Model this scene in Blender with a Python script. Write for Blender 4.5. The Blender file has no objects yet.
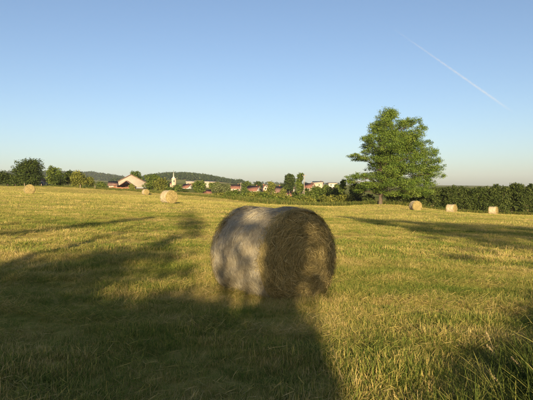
import bpy, math
import numpy as np
from mathutils import Vector, Euler

S = bpy.context.scene
COL = S.collection
rad = math.radians

# ------------------------------------------------------------------ camera, sky, sun, exposure
F, HX, HY, HORIZ, EYE = 530.0, 266.5, 200.0, 191.0, 1.56
PITCH = math.atan((HY - HORIZ) / F)
cam_d = bpy.data.cameras.new('camera'); cam = bpy.data.objects.new('camera', cam_d); COL.objects.link(cam)
cam.location = (0, 0, EYE); cam.rotation_euler = (math.pi / 2 - PITCH, 0, 0)
cam_d.sensor_width = 36; cam_d.lens = 36 * F / 533; cam_d.clip_start = 0.05; cam_d.clip_end = 300000
S.camera = cam

SUN_EL, SUN_BETA = rad(12.0), rad(-2.0)          # light travels towards azimuth BETA (right of +Y)
wd = bpy.data.worlds.new('World'); S.world = wd; wd.use_nodes = True
nt = wd.node_tree; bg = nt.nodes['Background']
sky = nt.nodes.new('ShaderNodeTexSky'); sky.sky_type = 'NISHITA'; sky.sun_disc = False
sky.sun_elevation = SUN_EL; sky.sun_rotation = math.pi + SUN_BETA
sky.altitude = 300; sky.air_density = 0.9; sky.dust_density = 1.6; sky.ozone_density = 1.9
wb = nt.nodes.new('ShaderNodeMix'); wb.data_type = 'RGBA'; wb.blend_type = 'MULTIPLY'; wb.inputs[0].default_value = 1.0; wb.inputs[7].default_value = (1.01, .975, .99, 1)   # camera white balance
nt.links.new(sky.outputs[0], wb.inputs[6]); nt.links.new(wb.outputs[2], bg.inputs[0]); bg.inputs[1].default_value = 0.064

sun_d = bpy.data.lights.new('sun', 'SUN'); sun = bpy.data.objects.new('sun', sun_d); COL.objects.link(sun)
sun_d.energy = 5.0; sun_d.angle = rad(0.5); sun_d.color = (1.0, 0.76, 0.44)
SD = Vector((math.sin(SUN_BETA) * math.cos(SUN_EL), math.cos(SUN_BETA) * math.cos(SUN_EL), -math.sin(SUN_EL)))
sun.rotation_euler = SD.to_track_quat('-Z', 'Y').to_euler(); sun.location = (0, -30, 30)
S.view_settings.view_transform = 'Standard'; S.view_settings.look = 'None'
S.view_settings.gamma = 1.0; S.view_settings.use_curve_mapping = False
S.view_settings.exposure = 1.4
S.render.engine = 'CYCLES'
S.cycles.use_denoising = True
S.cycles.max_bounces = 6; S.cycles.diffuse_bounces = 3; S.cycles.transparent_max_bounces = 16
S.cycles.volume_bounces = 1

# ------------------------------------------------------------------ helpers
def at(px, py, Y):
    """point at depth Y seen in the photo at pixel px, py"""
    u, v = (px - HX) / F, (HY - py) / F
    c, s = math.cos(PITCH), math.sin(PITCH)
    k = Y / (c + v * s)
    return Vector((u * k, Y, EYE + k * (v * c - s)))

# ground height: smooth interpolation through surveyed points
_P = [(0, 0, 0), (0.1, 8.4, 0), (-6, 8, .16), (6, 8, -.2), (-10, 16, .3), (10, 16, -.4), (0, 30, -.1), (-14, 32, .4), (14, 32, -.7),
      (0, 60, -.5), (-11, 60, .13), (-30, 50, .8), (28, 55, -1.5), (-36.7, 82, 1.10), (-32, 140, .75), (23, 82, -1.46), (32, 92, -2.17), (42.7, 100, -2.87),
      (-83, 165, 2.8), (-61.5, 158, 2.7), (-47, 150, 1.9), (-30.8, 145, .9), (-15.7, 128, .05), (-3.7, 120, -1.1), (16.6, 113, -1.6), (23.5, 111, -1.5), (36, 110, -2.4), (56, 108, -3.5),
      (-66, 250, 2.0), (-150, 300, 6), (0, 250, -1), (100, 250, -4), (-120, 450, 6), (-50, 450, 3.4), (0, 450, 1.5), (100, 450, 0), (300, 450, -5),
      (-700, 900, 24), (-300, 900, 17), (0, 900, 13), (300, 900, 9), (900, 900, 0), (0, -60, 0), (-60, -60, 1), (60, -60, -2),
      (-500, -500, 4), (500, -500, -8), (-500, 0, 12), (500, 0, -14), (0, -1500, 0), (-2500, 0, 20), (2500, 0, -20), (-2500, 2500, 30), (0, 2600, 25), (2500, 2500, 0), (-2500, -2500, 0), (2500, -2500, -10)]
_P = np.array(_P, float)
def _phi(d2): return -np.sqrt(d2 + 12.0 ** 2)
_A = _phi(((_P[:, None, :2] - _P[None, :, :2]) ** 2).sum(-1))
_n = len(_P); _M = np.zeros((_n + 1, _n + 1)); _M[:_n, :_n] = _A - 0.3 * np.eye(_n); _M[:_n, _n] = 1; _M[_n, :_n] = 1
_W = np.linalg.solve(_M, np.append(_P[:, 2], 0))
RIDGE_A = np.array([(-200, 176), (-60, 175), (0, 174.5), (50, 174), (92, 175), (112, 177.5), (128, 180.5), (160, 182), (230, 184), (300, 184.2), (400, 185), (700, 188)], float)
RIDGE_B = np.array([(100, 190), (130, 184), (150, 178.5), (170, 176), (186, 176.2), (200, 177.5), (216, 180), (234, 184.5), (250, 188), (300, 191)], float)
def ground(x, y):
    x = np.asarray(x, float); y = np.asarray(y, float)
    sh = np.broadcast(x, y).shape
    X = np.broadcast_to(x, sh).ravel(); Y = np.broadcast_to(y, sh).ravel()
    z = _W[-1] + np.zeros(X.shape)
    for (a, b, _), w in zip(_P, _W[:-1]):
        z = z + w * _phi((X - a) ** 2 + (Y - b) ** 2)
    r = np.hypot(X, Y)
    # meadow micro relief (a few centimetres)
    near = np.exp(-(r / 90.0) ** 2)
    z = z + near * (0.02 * np.sin(1.7 * X + .6 * Y) * np.sin(2.3 * Y - .4 * X + 1) + 0.012 * np.sin(4.1 * X - 3.3 * Y) + 0.015 * np.sin(5.2 * Y + 1.1 * X + 2 * np.sin(.5 * X)))
    # far ridges
    f = Y > 500
    if f.any():
        px = HX + F * X[f] / Y[f]
        for prof, R, w0, w1 in ((RIDGE_A, 2300., 700., 500.), (RIDGE_B, 1350., 330., 300.)):
            top = EYE + (HORIZ - np.interp(px, prof[:, 0], prof[:, 1])) / F * R
            q = np.clip(1 - np.abs(Y[f] - R) / np.where(Y[f] < R, w0, w1), 0, 1); q = q * q * (3 - 2 * q)
            z[f] = z[f] * (1 - q) + np.maximum(top, z[f]) * q
    return z.reshape(sh)
def gz(x, y): return float(ground(x, y))

def mesh_np(name, V, faces, mat=None, attrs=None, smooth=False):
    """faces: list of int arrays (n,k)"""
    me = bpy.data.meshes.new(name)
    V = np.ascontiguousarray(V, dtype=np.float32)
    me.vertices.add(len(V)); me.vertices.foreach_set('co', V.ravel())
    faces = [np.asarray(f, np.int32) for f in faces if len(f)]
    if faces:
        idx = np.concatenate([f.ravel() for f in faces]).astype(np.int32)
        tot = np.concatenate([np.full(len(f), f.shape[1], np.int32) for f in faces])
        start = np.concatenate([[0], np.cumsum(tot)[:-1]]).astype(np.int32)
        me.loops.add(len(idx)); me.loops.foreach_set('vertex_index', idx)
        me.polygons.add(len(tot)); me.polygons.foreach_set('loop_start', start); me.polygons.foreach_set('loop_total', tot)
        if smooth: me.polygons.foreach_set('use_smooth', np.ones(len(tot), bool))
    for k, a in (attrs or {}).items():
        a = np.asarray(a)
        if a.ndim == 1:
            t = 'INT' if a.dtype.kind == 'i' else 'FLOAT'
            at_ = me.attributes.new(k, t, 'POINT'); at_.data.foreach_set('value', a.astype(np.int32 if t == 'INT' else np.float32))
        else:
            at_ = me.attributes.new(k, 'FLOAT_VECTOR', 'POINT'); at_.data.foreach_set('vector', a.astype(np.float32).ravel())
    me.update(calc_edges=True); me.validate()
    if mat: me.materials.append(mat)
    return me
def add(name, me, parent=None, loc=(0, 0, 0), rz=0):
    o = bpy.data.objects.new(name, me); COL.objects.link(o); o.location = loc; o.rotation_euler = (0, 0, rz)
    if parent: o.parent = parent
    return o
def tag(o, label=None, cat=None, group=None, kind=None):
    for k, v in (('label', label), ('category', cat), ('group', group), ('kind', kind)):
        if v: o[k] = v
    return o
def thing(name, label, cat, loc=(0, 0, 0), rz=0, group=None):
    return tag(add(name, None, None, loc, rz), label, cat, group)

class MB:
    """collects simple solids into one mesh"""
    def __init__(s): s.v = []; s.f3 = []; s.f4 = []
    def quadbox(s, p8):
        n = len(s.v); s.v += [tuple(p) for p in p8]
        s.f4 += [[n + i for i in q] for q in ((0, 3, 2, 1), (4, 5, 6, 7), (0, 1, 5, 4), (1, 2, 6, 5), (2, 3, 7, 6), (3, 0, 4, 7))]
    def box(s, x0, x1, y0, y1, z0, z1):
        s.quadbox([(x0, y0, z0), (x1, y0, z0), (x1, y1, z0), (x0, y1, z0), (x0, y0, z1), (x1, y0, z1), (x1, y1, z1), (x0, y1, z1)])
    def cone(s, c, r0, r1, z0, z1, n=8):
        b = len(s.v)
        for r, z in ((r0, z0), (r1, z1)):
            for i in range(n):
                a = 2 * math.pi * (i + .5) / n; s.v.append((c[0] + r * math.cos(a), c[1] + r * math.sin(a), z))
        for i in range(n):
            j = (i + 1) % n; s.f4.append([b + i, b + j, b + n + j, b + n + i])
        s.v += [(c[0], c[1], z0), (c[0], c[1], z1)]
        for i in range(n):
            j = (i + 1) % n; s.f3 += [[b + 2 * n, b + j, b + i], [b + 2 * n + 1, b + n + i, b + n + j]]
    def gable(s, w, d, eave, ridge):      # ridge along local X, closed pentagon prism
        n = len(s.v); a, b = w / 2, d / 2
        s.v += [(-a, -b, -.6), (a, -b, -.6), (a, b, -.6), (-a, b, -.6), (-a, -b, eave), (a, -b, eave), (a, b, eave), (-a, b, eave), (-a, 0, ridge), (a, 0, ridge)]
        s.f4 += [[n + i for i in q] for q in ((0, 3, 2, 1), (0, 1, 5, 4), (2, 3, 7, 6), (4, 5, 9, 8), (6, 7, 8, 9))]
        s.f4 += [[n + 1, n + 2, n + 6, n + 5], [n + 3, n + 0, n + 4, n + 7]]
        s.f3 += [[n + 5, n + 6, n + 9], [n + 7, n + 4, n + 8]]
    def build(s, name, mat, parent=None, smooth=False):
        return add(name, mesh_np(name, np.array(s.v), [np.array(s.f4).reshape(-1, 4) if s.f4 else [], np.array(s.f3).reshape(-1, 3) if s.f3 else []], mat, smooth=smooth), parent)

# ------------------------------------------------------------------ materials
def newmat(name):
    m = bpy.data.materials.new(name); m.use_nodes = True
    return m, m.node_tree.nodes, m.node_tree.links, m.node_tree.nodes['Principled BSDF']
def ramp(N, stops):
    r = N.new('ShaderNodeValToRGB'); e = r.color_ramp.elements
    while len(e) < len(stops): e.new(0.5)
    for el, (p, c) in zip(e, stops): el.position = p; el.color = (*c, 1)
    return r
def noise(N, L, scale, detail=4, vec=None, rough=.6):
    n = N.new('ShaderNodeTexNoise'); n.inputs['Scale'].default_value = scale; n.inputs['Detail'].default_value = detail; n.inputs['Roughness'].default_value = rough
    if vec is not None: L.new(vec, n.inputs['Vector'])
    return n
def plain(name, col, var=.25, scale=3., rough=.85, bump=0.):
    m, N, L, b = newmat(name)
    tc = N.new('ShaderNodeTexCoord'); n = noise(N, L, scale, 5, tc.outputs['Object'])
    r = ramp(N, [(.3, tuple(c * (1 - var) for c in col)), (.7, tuple(min(1, c * (1 + var)) for c in col))])
    L.new(n.outputs[0], r.inputs[0]); L.new(r.outputs[0], b.inputs['Base Color']); b.inputs['Roughness'].default_value = rough
    b.inputs['Specular IOR Level'].default_value = .2
    if bump:
        bp = N.new('ShaderNodeBump'); bp.inputs['Strength'].default_value = bump; L.new(n.outputs[0], bp.inputs['Height']); L.new(bp.outputs[0], b.inputs['Normal'])
    return m
def leafmat(name, cols, trans=.3):
    m, N, L, b = newmat(name); N.remove(b); out = N['Material Output']
    a = N.new('ShaderNodeAttribute'); a.attribute_name = 'v'
    r = ramp(N, [(i / (len(cols) - 1), c) for i, c in enumerate(cols)]); L.new(a.outputs['Fac'], r.inputs[0])
    d = N.new('ShaderNodeBsdfDiffuse'); t = N.new('ShaderNodeBsdfTranslucent'); mx = N.new('ShaderNodeMixShader'); mx.inputs[0].default_value = trans
    g = N.new('ShaderNodeBsdfGlossy'); g.inputs['Roughness'].default_value = .45; g.inputs['Color'].default_value = (.6, .6, .5, 1)
    m2 = N.new('ShaderNodeMixShader'); m2.inputs[0].default_value = .012
    L.new(r.outputs[0], d.inputs[0]); L.new(r.outputs[0], t.inputs[0]); L.new(d.outputs[0], mx.inputs[1]); L.new(t.outputs[0], mx.inputs[2])
    L.new(mx.outputs[0], m2.inputs[1]); L.new(g.outputs[0], m2.inputs[2]); L.new(m2.outputs[0], out.inputs['Surface'])
    return m
M = {}
M['oak'] = leafmat('oak_leaves', [(.045, .09, .016), (.10, .16, .026), (.175, .225, .042)])
M['dark'] = leafmat('dark_leaves', [(.022, .04, .010), (.045, .07, .015), (.075, .10, .022)])
M['mid'] = leafmat('mid_leaves', [(.042, .07, .014), (.085, .125, .022), (.14, .175, .036)])
M['yellow'] = leafmat('yellow_leaves', [(.07, .09, .018), (.14, .16, .03), (.21, .215, .05)])
M['pale'] = leafmat('pale_leaves', [(.07, .09, .035), (.12, .145, .06), (.18, .20, .09)])
M['hedge'] = leafmat('hedge_leaves', [(.028, .046, .012), (.056, .082, .02), (.095, .12, .032)])
M['bark'] = plain('bark', (.085, .068, .05), .4, 6, .95, .5)
M['pole'] = plain('weathered_pole', (.26, .23, .19), .2, 4)
M['post'] = plain('post_wood', (.26, .20, .14), .3, 6)

# meadow sheet
def meadow_mat():
    m, N, L, b = newmat('meadow_ground')
    g = N.new('ShaderNodeNewGeometry'); mp = N.new('ShaderNodeMapping'); mp.inputs['Rotation'].default_value = (0, 0, rad(-9)); mp.inputs['Scale'].default_value = (.10, .75, 1)
    L.new(g.outputs['Position'], mp.inputs[0])
    nrow = noise(N, L, 1.0, 5, mp.outputs[0]); nbig = noise(N, L, .035, 4, g.outputs['Position']); nmid = noise(N, L, 1.6, 6, g.outputs['Position'], .7); nf = noise(N, L, 26, 4, g.outputs['Position'], .7)
    def mth(op, a, c):
        x = N.new('ShaderNodeMath'); x.operation = op
        for i, s in enumerate((a, c)):
            if hasattr(s, 'links'): L.new(s, x.inputs[i])
            else: x.inputs[i].default_value = s
        return x.outputs[0]
    s = mth('ADD', mth('MULTIPLY', nrow.outputs[0], .40), mth('MULTIPLY', nbig.outputs[0], .22)); s = mth('ADD', s, mth('MULTIPLY', nmid.outputs[0], .22)); s = mth('ADD', s, mth('MULTIPLY', nf.outputs[0], .16))
    r = ramp(N, [(.38, (.17, .185, .044)), (.46, (.30, .26, .074)), (.54, (.42, .325, .11)), (.62, (.50, .39, .15))])
    L.new(s, r.inputs[0])
    # fields beyond the hay meadow are greener
    sx = N.new('ShaderNodeSeparateXYZ'); L.new(g.outputs['Position'], sx.inputs[0])
    mr = N.new('ShaderNodeMapRange'); mr.inputs[1].default_value = 170; mr.inputs[2].default_value = 260; L.new(sx.outputs['Y'], mr.inputs[0])
    nfar = noise(N, L, .006, 3, g.outputs['Position']); r2 = ramp(N, [(.38, (.07, .095, .025)), (.5, (.16, .17, .05)), (.56, (.11, .14, .035)), (.64, (.28, .24, .09))]); L.new(nfar.outputs[0], r2.inputs[0])
    mx = N.new('ShaderNodeMix'); mx.data_type = 'RGBA'; L.new(mr.outputs[0], mx.inputs[0]); L.new(r.outputs[0], mx.inputs[6]); L.new(r2.outputs[0], mx.inputs[7])
    L.new(mx.outputs[2], b.inputs['Base Color']); b.inputs['Roughness'].default_value = 1; b.inputs['Specular IOR Level'].default_value = 0
    bp = N.new('ShaderNodeBump'); bp.inputs['Strength'].default_value = .7; bp.inputs['Distance'].default_value = .05
    L.new(mth('ADD', nf.outputs[0], nmid.outputs[0]), bp.inputs['Height']); L.new(bp.outputs[0], b.inputs['Normal'])
    return m
M['meadow'] = meadow_mat()
def terrain():
    ang = np.concatenate([np.linspace(-45, 45, 260), np.linspace(45, 315, 100)[1:-1]]) * math.pi / 180
    r = np.concatenate([[0.25], np.geomspace(.6, 3800, 300)])
    A, R = np.meshgrid(ang, r); X = R * np.sin(A); Y = R * np.cos(A); Z = ground(X, Y)
    n, k = len(r), len(ang)
    i, j = np.meshgrid(np.arange(n - 1), np.arange(k), indexing='ij'); j2 = (j + 1) % k
    q = np.stack([i * k + j, i * k + j2, (i + 1) * k + j2, (i + 1) * k + j], -1).reshape(-1, 4)[:, ::-1]
    V = np.stack([X, Y, Z], -1).reshape(-1, 3); V = np.vstack([V, [[0, 0, gz(0, 0)]]]); c = len(V) - 1
    t = np.stack([np.full(k, c), (np.arange(k) + 1) % k, np.arange(k)], -1)
    return tag(add('meadow', mesh_np('meadow', V, [q, t], M['meadow'], smooth=True)), kind='structure')
terrain()

# ------------------------------------------------------------------ instancing (stuff only)
def scatter(name, pts, rot, scl, idx, protos, kind='stuff'):
    """one object holding thousands of uncountable pieces"""
    me = mesh_np(name, pts, [], None, {'rot': rot, 'scl': scl, 'idx': idx.astype(np.int32)})
    o = add(name, me); tag(o, kind=kind)
    pc = bpy.data.collections.new(name + '_pieces')
    for k, p in enumerate(protos):
        po = bpy.data.objects.new('%s_piece_%02d' % (name, k), p); pc.objects.link(po)
    g = bpy.data.node_groups.new(name + '_scatter', 'GeometryNodeTree')
    g.interface.new_socket('Geometry', in_out='INPUT', socket_type='NodeSocketGeometry'); g.interface.new_socket('Geometry', in_out='OUTPUT', socket_type='NodeSocketGeometry')
    N, L = g.nodes, g.links
    gi, go = N.new('NodeGroupInput'), N.new('NodeGroupOutput')
    ip = N.new('GeometryNodeInstanceOnPoints'); ci = N.new('GeometryNodeCollectionInfo'); ci.inputs[0].default_value = pc; ci.inputs[1].default_value = True; ci.inputs[2].default_value = True
    def na(n, t):
        a = N.new('GeometryNodeInputNamedAttribute'); a.data_type = t; a.inputs[0].default_value = n; return a.outputs[0]
    ip.inputs['Pick Instance'].default_value = True
    L.new(gi.outputs[0], ip.inputs['Points']); L.new(ci.outputs[0], ip.inputs['Instance']); L.new(na('idx', 'INT'), ip.inputs['Instance Index'])
    er = N.new('FunctionNodeEulerToRotation'); L.new(na('rot', 'FLOAT_VECTOR'), er.inputs[0]); L.new(er.outputs[0], ip.inputs['Rotation'])
    L.new(na('scl', 'FLOAT_VECTOR'), ip.inputs['Scale']); L.new(ip.outputs[0], go.inputs[0])
    md = o.modifiers.new('scatter', 'NODES'); md.node_group = g
    return o

# ------------------------------------------------------------------ foliage
def leaves(C, Nrm, size, rng, asp=.6, v=None):
    """rhombic leaves at C with normals Nrm"""
    n = len(C); t = rng.normal(size=(n, 3)); t -= Nrm * (t * Nrm).sum(1, keepdims=True); t /= np.linalg.norm(t, axis=1, keepdims=True) + 1e-9
    s = np.cross(Nrm, t); sz = size * rng.uniform(.6, 1.4, (n, 1))
    a, b = t * sz * .5, s * sz * .5 * asp
    fold = Nrm * sz * .12
    V = np.stack([C - a, C - b + fold, C + a, C + b + fold], 1).reshape(-1, 3)
    q = np.arange(4 * n).reshape(n, 4)
    if v is None: v = rng.random(n)
    return V, q, np.repeat(np.clip(v, 0, 1), 4)
def crown_mesh(name, clumps, n, size, mat, rng, flat=1.0, shell=.45, sub=0):
    """clumps: (x,y,z,rx,ry,rz)"""
    cl = np.array(clumps, float)
    if sub:      # leaf sprays standing out from every bough
        m = len(cl); par = np.repeat(np.arange(m), sub); d0 = rng.normal(size=(m * sub, 3)); d0[:, 2] += .25; d0 /= np.linalg.norm(d0, axis=1, keepdims=True)
        c0 = cl[par, :3] + d0 * cl[par, 3:6] * rng.uniform(.7, 1.02, (m * sub, 1)); f = rng.uniform(.22, .46, (m * sub, 1)); r0 = cl[par, 3:6] * f
        r0[:, 2] = np.minimum(r0[:, 2] * 1.3, r0[:, 0] * .8); body = cl.copy(); body[:, 3:6] *= .93
        cl = np.vstack([body, np.hstack([c0, r0])])
    w = (cl[:, 3] * cl[:, 4] * cl[:, 5]) ** .75; w /= w.sum()
    k = rng.choice(len(cl), n, p=w); d = rng.normal(size=(n, 3)); d /= np.linalg.norm(d, axis=1, keepdims=True)
    r = rng.random((n, 1)) ** shell * rng.uniform(.82, 1.12, (n, 1))
    # lumpy surface
    lump = 1 + .22 * np.sin(5 * d[:, :1] + 3 * k[:, None]) * np.sin(4 * d[:, 1:2] + k[:, None]) + .15 * np.sin(9 * d[:, 2:] + 5 * d[:, :1] + 2 * k[:, None])
    C = cl[k, :3] + d * r * lump * cl[k, 3:6]
    nr = d / cl[k, 3:6]; nr /= np.linalg.norm(nr, axis=1, keepdims=True)
    nr = nr * .7 + rng.normal(size=(n, 3)) * .55 + np.array([0, 0, .45 * flat]); nr /= np.linalg.norm(nr, axis=1, keepdims=True)
    v = .5 + .2 * rng.normal(size=n) + rng.normal(size=len(cl))[k] * .18
    V, q, vv = leaves(C, nr, size, rng, v=v)
    return mesh_np(name, V, [q], mat, {'v': vv})
def tubes(name, paths, mat, nseg=7):
    """paths: list of (points(k,3), radii(k))"""
    Vs, Q, off = [], [], 0
    for P, R in paths:
        P = np.array(P, float); k = len(P); T = np.gradient(P, axis=0); T /= np.linalg.norm(T, axis=1, keepdims=True) + 1e-9
        up = np.where(np.abs(T[:, 2:3]) > .9, [[1., 0, 0]], [[0, 0, 1.]]); A = np.cross(T, up); A /= np.linalg.norm(A, axis=1, keepdims=True); B = np.cross(T, A)
        th = np.linspace(0, 2 * math.pi, nseg, endpoint=False)
        V = P[:, None] + (A[:, None] * np.cos(th)[None, :, None] + B[:, None] * np.sin(th)[None, :, None]) * np.array(R)[:, None, None]
        Vs.append(V.reshape(-1, 3)); i, j = np.meshgrid(np.arange(k - 1), np.arange(nseg), indexing='ij'); j2 = (j + 1) % nseg
        Q.append(np.stack([i * nseg + j, i * nseg + j2, (i + 1) * nseg + j2, (i + 1) * nseg + j], -1).reshape(-1, 4) + off); off += k * nseg
    return mesh_np(name, np.vstack(Vs), [np.vstack(Q)], mat, smooth=True)
def limb(p0, p1, r0, r1, rng, k=6, wob=.08, sag=0.1):
    p0, p1 = np.array(p0, float), np.array(p1, float); t = np.linspace(0, 1, k)[:, None]; ln = np.linalg.norm(p1 - p0)
    P = p0 + (p1 - p0) * t; P[1:-1] += rng.normal(size=(k - 2, 3)) * ln * wob * .4; P[:, 2] += (np.sin(t[:, 0] * math.pi) * ln * sag)
    return P, np.linspace(r0, r1, k)
def tree(name, label, px, top, wpx, d, mat, rng, style='tree', group=None, cat='tree', lean=0, dens=5.0, base=None, leaf=None):
    """stand a tree at depth d so that its crown tops out where the photo shows it"""
    t = at(px, top, d); x = t.x; g = gz(x, d); H = max(1.0, t.z - g); W = wpx * d / F
    if base is not None: pass
    root = thing(name, label, cat, (x, d, g), 0, group)
    cl = []
    if style == 'tree': zc0, zc1 = .22 * H, H
    elif style == 'poplar': zc0, zc1 = .10 * H, H
    else: zc0, zc1 = .0, H
    nc = {'tree': 22, 'poplar': 14, 'bush': 18, 'shrub': 17}[style]
    hz = (zc1 - zc0) / 2; cz = (zc0 + zc1) / 2
    for i in range(nc):
        f = (i + .5) / nc; z = zc0 + (zc1 - zc0) * (.12 + .76 * f)
        e = math.sqrt(max(.12, 1 - ((z - cz) / hz * (.92 if style != 'shrub' else .8)) ** 2))
        if style in ('bush', 'shrub') and z < cz: e = max(e, .8)
        a = rng.uniform(0, 2 * math.pi); rr = W / 2 * e * rng.uniform(.3, .78)
        s = W / 2 * rng.uniform(.40, .60) * (.7 + .3 * e)
        zz = min(z, H - s * .8)
        cl.append((rr * math.cos(a) + lean * f * W, rr * math.sin(a), zz, s, s, min(s * rng.uniform(.7, 1.0), hz)))
    cl.append((lean * W, 0, H - .16 * H, W * .2, W * .2, .15 * H)); cl.append((0, 0, cz, W * .33, W * .33, hz * .8))
    npx = wpx * (H * F / d); n = int(min(16000, max(700, npx * dens * 2.4)))
    ls = leaf or max(.16, .0024 * d)
    add('crown', crown_mesh('crown', cl, n, ls, mat, rng, sub=5), root)
    paths = [limb((0, 0, -.3), (lean * W * .5, 0, H * .7), max(.06, H * .022), H * .006, rng, 7, .03, 0)]
    for c in cl[:-1:2]: paths.append(limb((0, 0, min(c[2] * .6, H * .5)), c[:3], H * .009, H * .003, rng, 5))
    add('trunk', tubes('trunk', paths, M['bark'], 6), root)
    return root

# ------------------------------------------------------------------ far woods on the ridges
def wood(name, label, px0, px1, y0, y1, n, mat, seed, r0):
    rng = np.random.default_rng(seed); P = []
    protos = []
    for k in range(4):
        cl = [(rng.normal() * .3, rng.normal() * .3, rng.uniform(.3, .9), rng.uniform(.4, .6), rng.uniform(.4, .6), rng.uniform(.4, .65)) for _ in range(7)]
        protos.append(crown_mesh('far_crown', cl, 160, .42, mat, rng))
    y = rng.uniform(y0, y1, n); px = rng.uniform(px0, px1, n); x = (px - HX) / F * y
    P = np.stack([x, y, ground(x, y) - .5], 1)
    s = r0 * rng.uniform(.7, 1.25, n); sc = np.stack([s, s, s * rng.uniform(.8, 1.2, n)], 1)
    rot = np.stack([np.zeros(n), np.zeros(n), rng.uniform(0, 6.28, n)], 1)
    o = scatter(name, P, rot, sc, rng.integers(0, 4, n), protos); o['label'] = label
M['wood'] = leafmat('wood_leaves', [(.016, .035, .012), (.035, .06, .018), (.065, .09, .026)])
wood('ridge_wood', 'dark wood covering the long blue ridge behind the left trees', -130, 140, 1850, 2420, 5200, M['wood'], 5, 8.5)
wood('hill_wood', 'green wood covering the rounded hill behind the church', 112, 243, 1150, 1480, 3000, M['wood'], 6, 6.0)
wood('skyline_wood', 'thin dark tree line along the far skyline', 225, 420, 2250, 2330, 120, M['wood'], 7, 6.0)

# ------------------------------------------------------------------ village
def roofmat(name, c):
    m, N, L, b = newmat(name); tc = N.new('ShaderNodeTexCoord'); w = N.new('ShaderNodeTexWave'); w.bands_direction = 'Z'; w.inputs['Scale'].default_value = 1.6; w.inputs['Distortion'].default_value = .6
    L.new(tc.outputs['Object'], w.inputs[0]); n = noise(N, L, 1.2, 6, tc.outputs['Object'])
    r = ramp(N, [(.3, tuple(x * .65 for x in c)), (.7, tuple(x * 1.25 for x in c))]); L.new(n.outputs[0], r.inputs[0]); L.new(r.outputs[0], b.inputs['Base Color'])
    bp = N.new('ShaderNodeBump'); bp.inputs['Strength'].default_value = .4; L.new(w.outputs[0], bp.inputs['Height']); L.new(bp.outputs[0], b.inputs['Normal']); b.inputs['Roughness'].default_value = .9; b.inputs['Specular IOR Level'].default_value = .15
    return m
M['red'] = roofmat('red_tiles', (.185, .09, .065)); M['brownroof'] = roofmat('brown_tiles', (.15, .095, .08)); M['greyroof'] = roofmat('pale_sheet_roof', (.36, .31, .24)); M['darkroof'] = roofmat('dark_slate', (.10, .10, .12))
M['white'] = plain('white_render', (.38, .355, .315), .14, .8); M['cream'] = plain('cream_render', (.33, .285, .215), .14, .8); M['tan'] = plain('tan_render', (.27, .245, .205), .12, .5); M['pink'] = plain('pink_render', (.50, .34, .27), .12, .8)
M['stone'] = plain('tower_stone', (.40, .30, .22), .18, .9); M['spire'] = plain('spire_sheet', (.40, .39, .37), .1, .6, .5)
M['boards'] = plain('reddish_boards', (.22, .105, .06), .35, 3.0); M['frame'] = plain('window_frame', (.6, .57, .52), .05, 2)
def glassmat():
    m, N, L, b = newmat('dark_glass'); b.inputs['Base Color'].default_value = (.025, .03, .035, 1); b.inputs['Roughness'].default_value = .12; return m
M['glass'] = glassmat(); M['shade'] = plain('dark_timber', (.05, .038, .03), .3, 2); M['bluewhite'] = plain('pale_metal_sheet', (.45, .48, .52), .08, 1.5, .5)
def window(root, c, face, w=1.0, h=1.2):
    """c: centre on the wall, face: '-y','+x','-x'"""
    def bx(mb, e, o0, o1):
        x, y, z = c
        if face == '-y': mb.box(x - e * w / 2, x + e * w / 2, y - o1, y - o0, z - e * h / 2, z + e * h / 2)
        elif face == '+x': mb.box(x + o0, x + o1, y - e * w / 2, y + e * w / 2, z - e * h / 2, z + e * h / 2)
        else: mb.box(x - o1, x - o0, y - e * w / 2, y + e * w / 2, z - e * h / 2, z + e * h / 2)
    m = MB(); bx(m, 1.2, -.05, .05); f = m.build('window', M['frame'], root)
    m = MB(); bx(m, 1.0, .02, .08); m.build('pane', M['glass'], f)
def roof(root, w, d, eave, ridge, mat, th=.25, oh=.45, name='roof'):
    m = MB(); a = w / 2 + oh; sl = (ridge - eave) / (d / 2); b = d / 2 + oh; ze = eave - oh * sl + .06; zr = ridge + .06
    for s in (-1, 1):
        p = [(-a, s * b, ze), (a, s * b, ze), (a, 0, zr), (-a, 0, zr)]
        if s > 0: p = [p[1], p[0], p[3], p[2]]
        m.quadbox([(x, y, z) for x, y, z in p] + [(x, y, z + th) for x, y, z in p])
    return m.build(name, mat, root)
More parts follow.
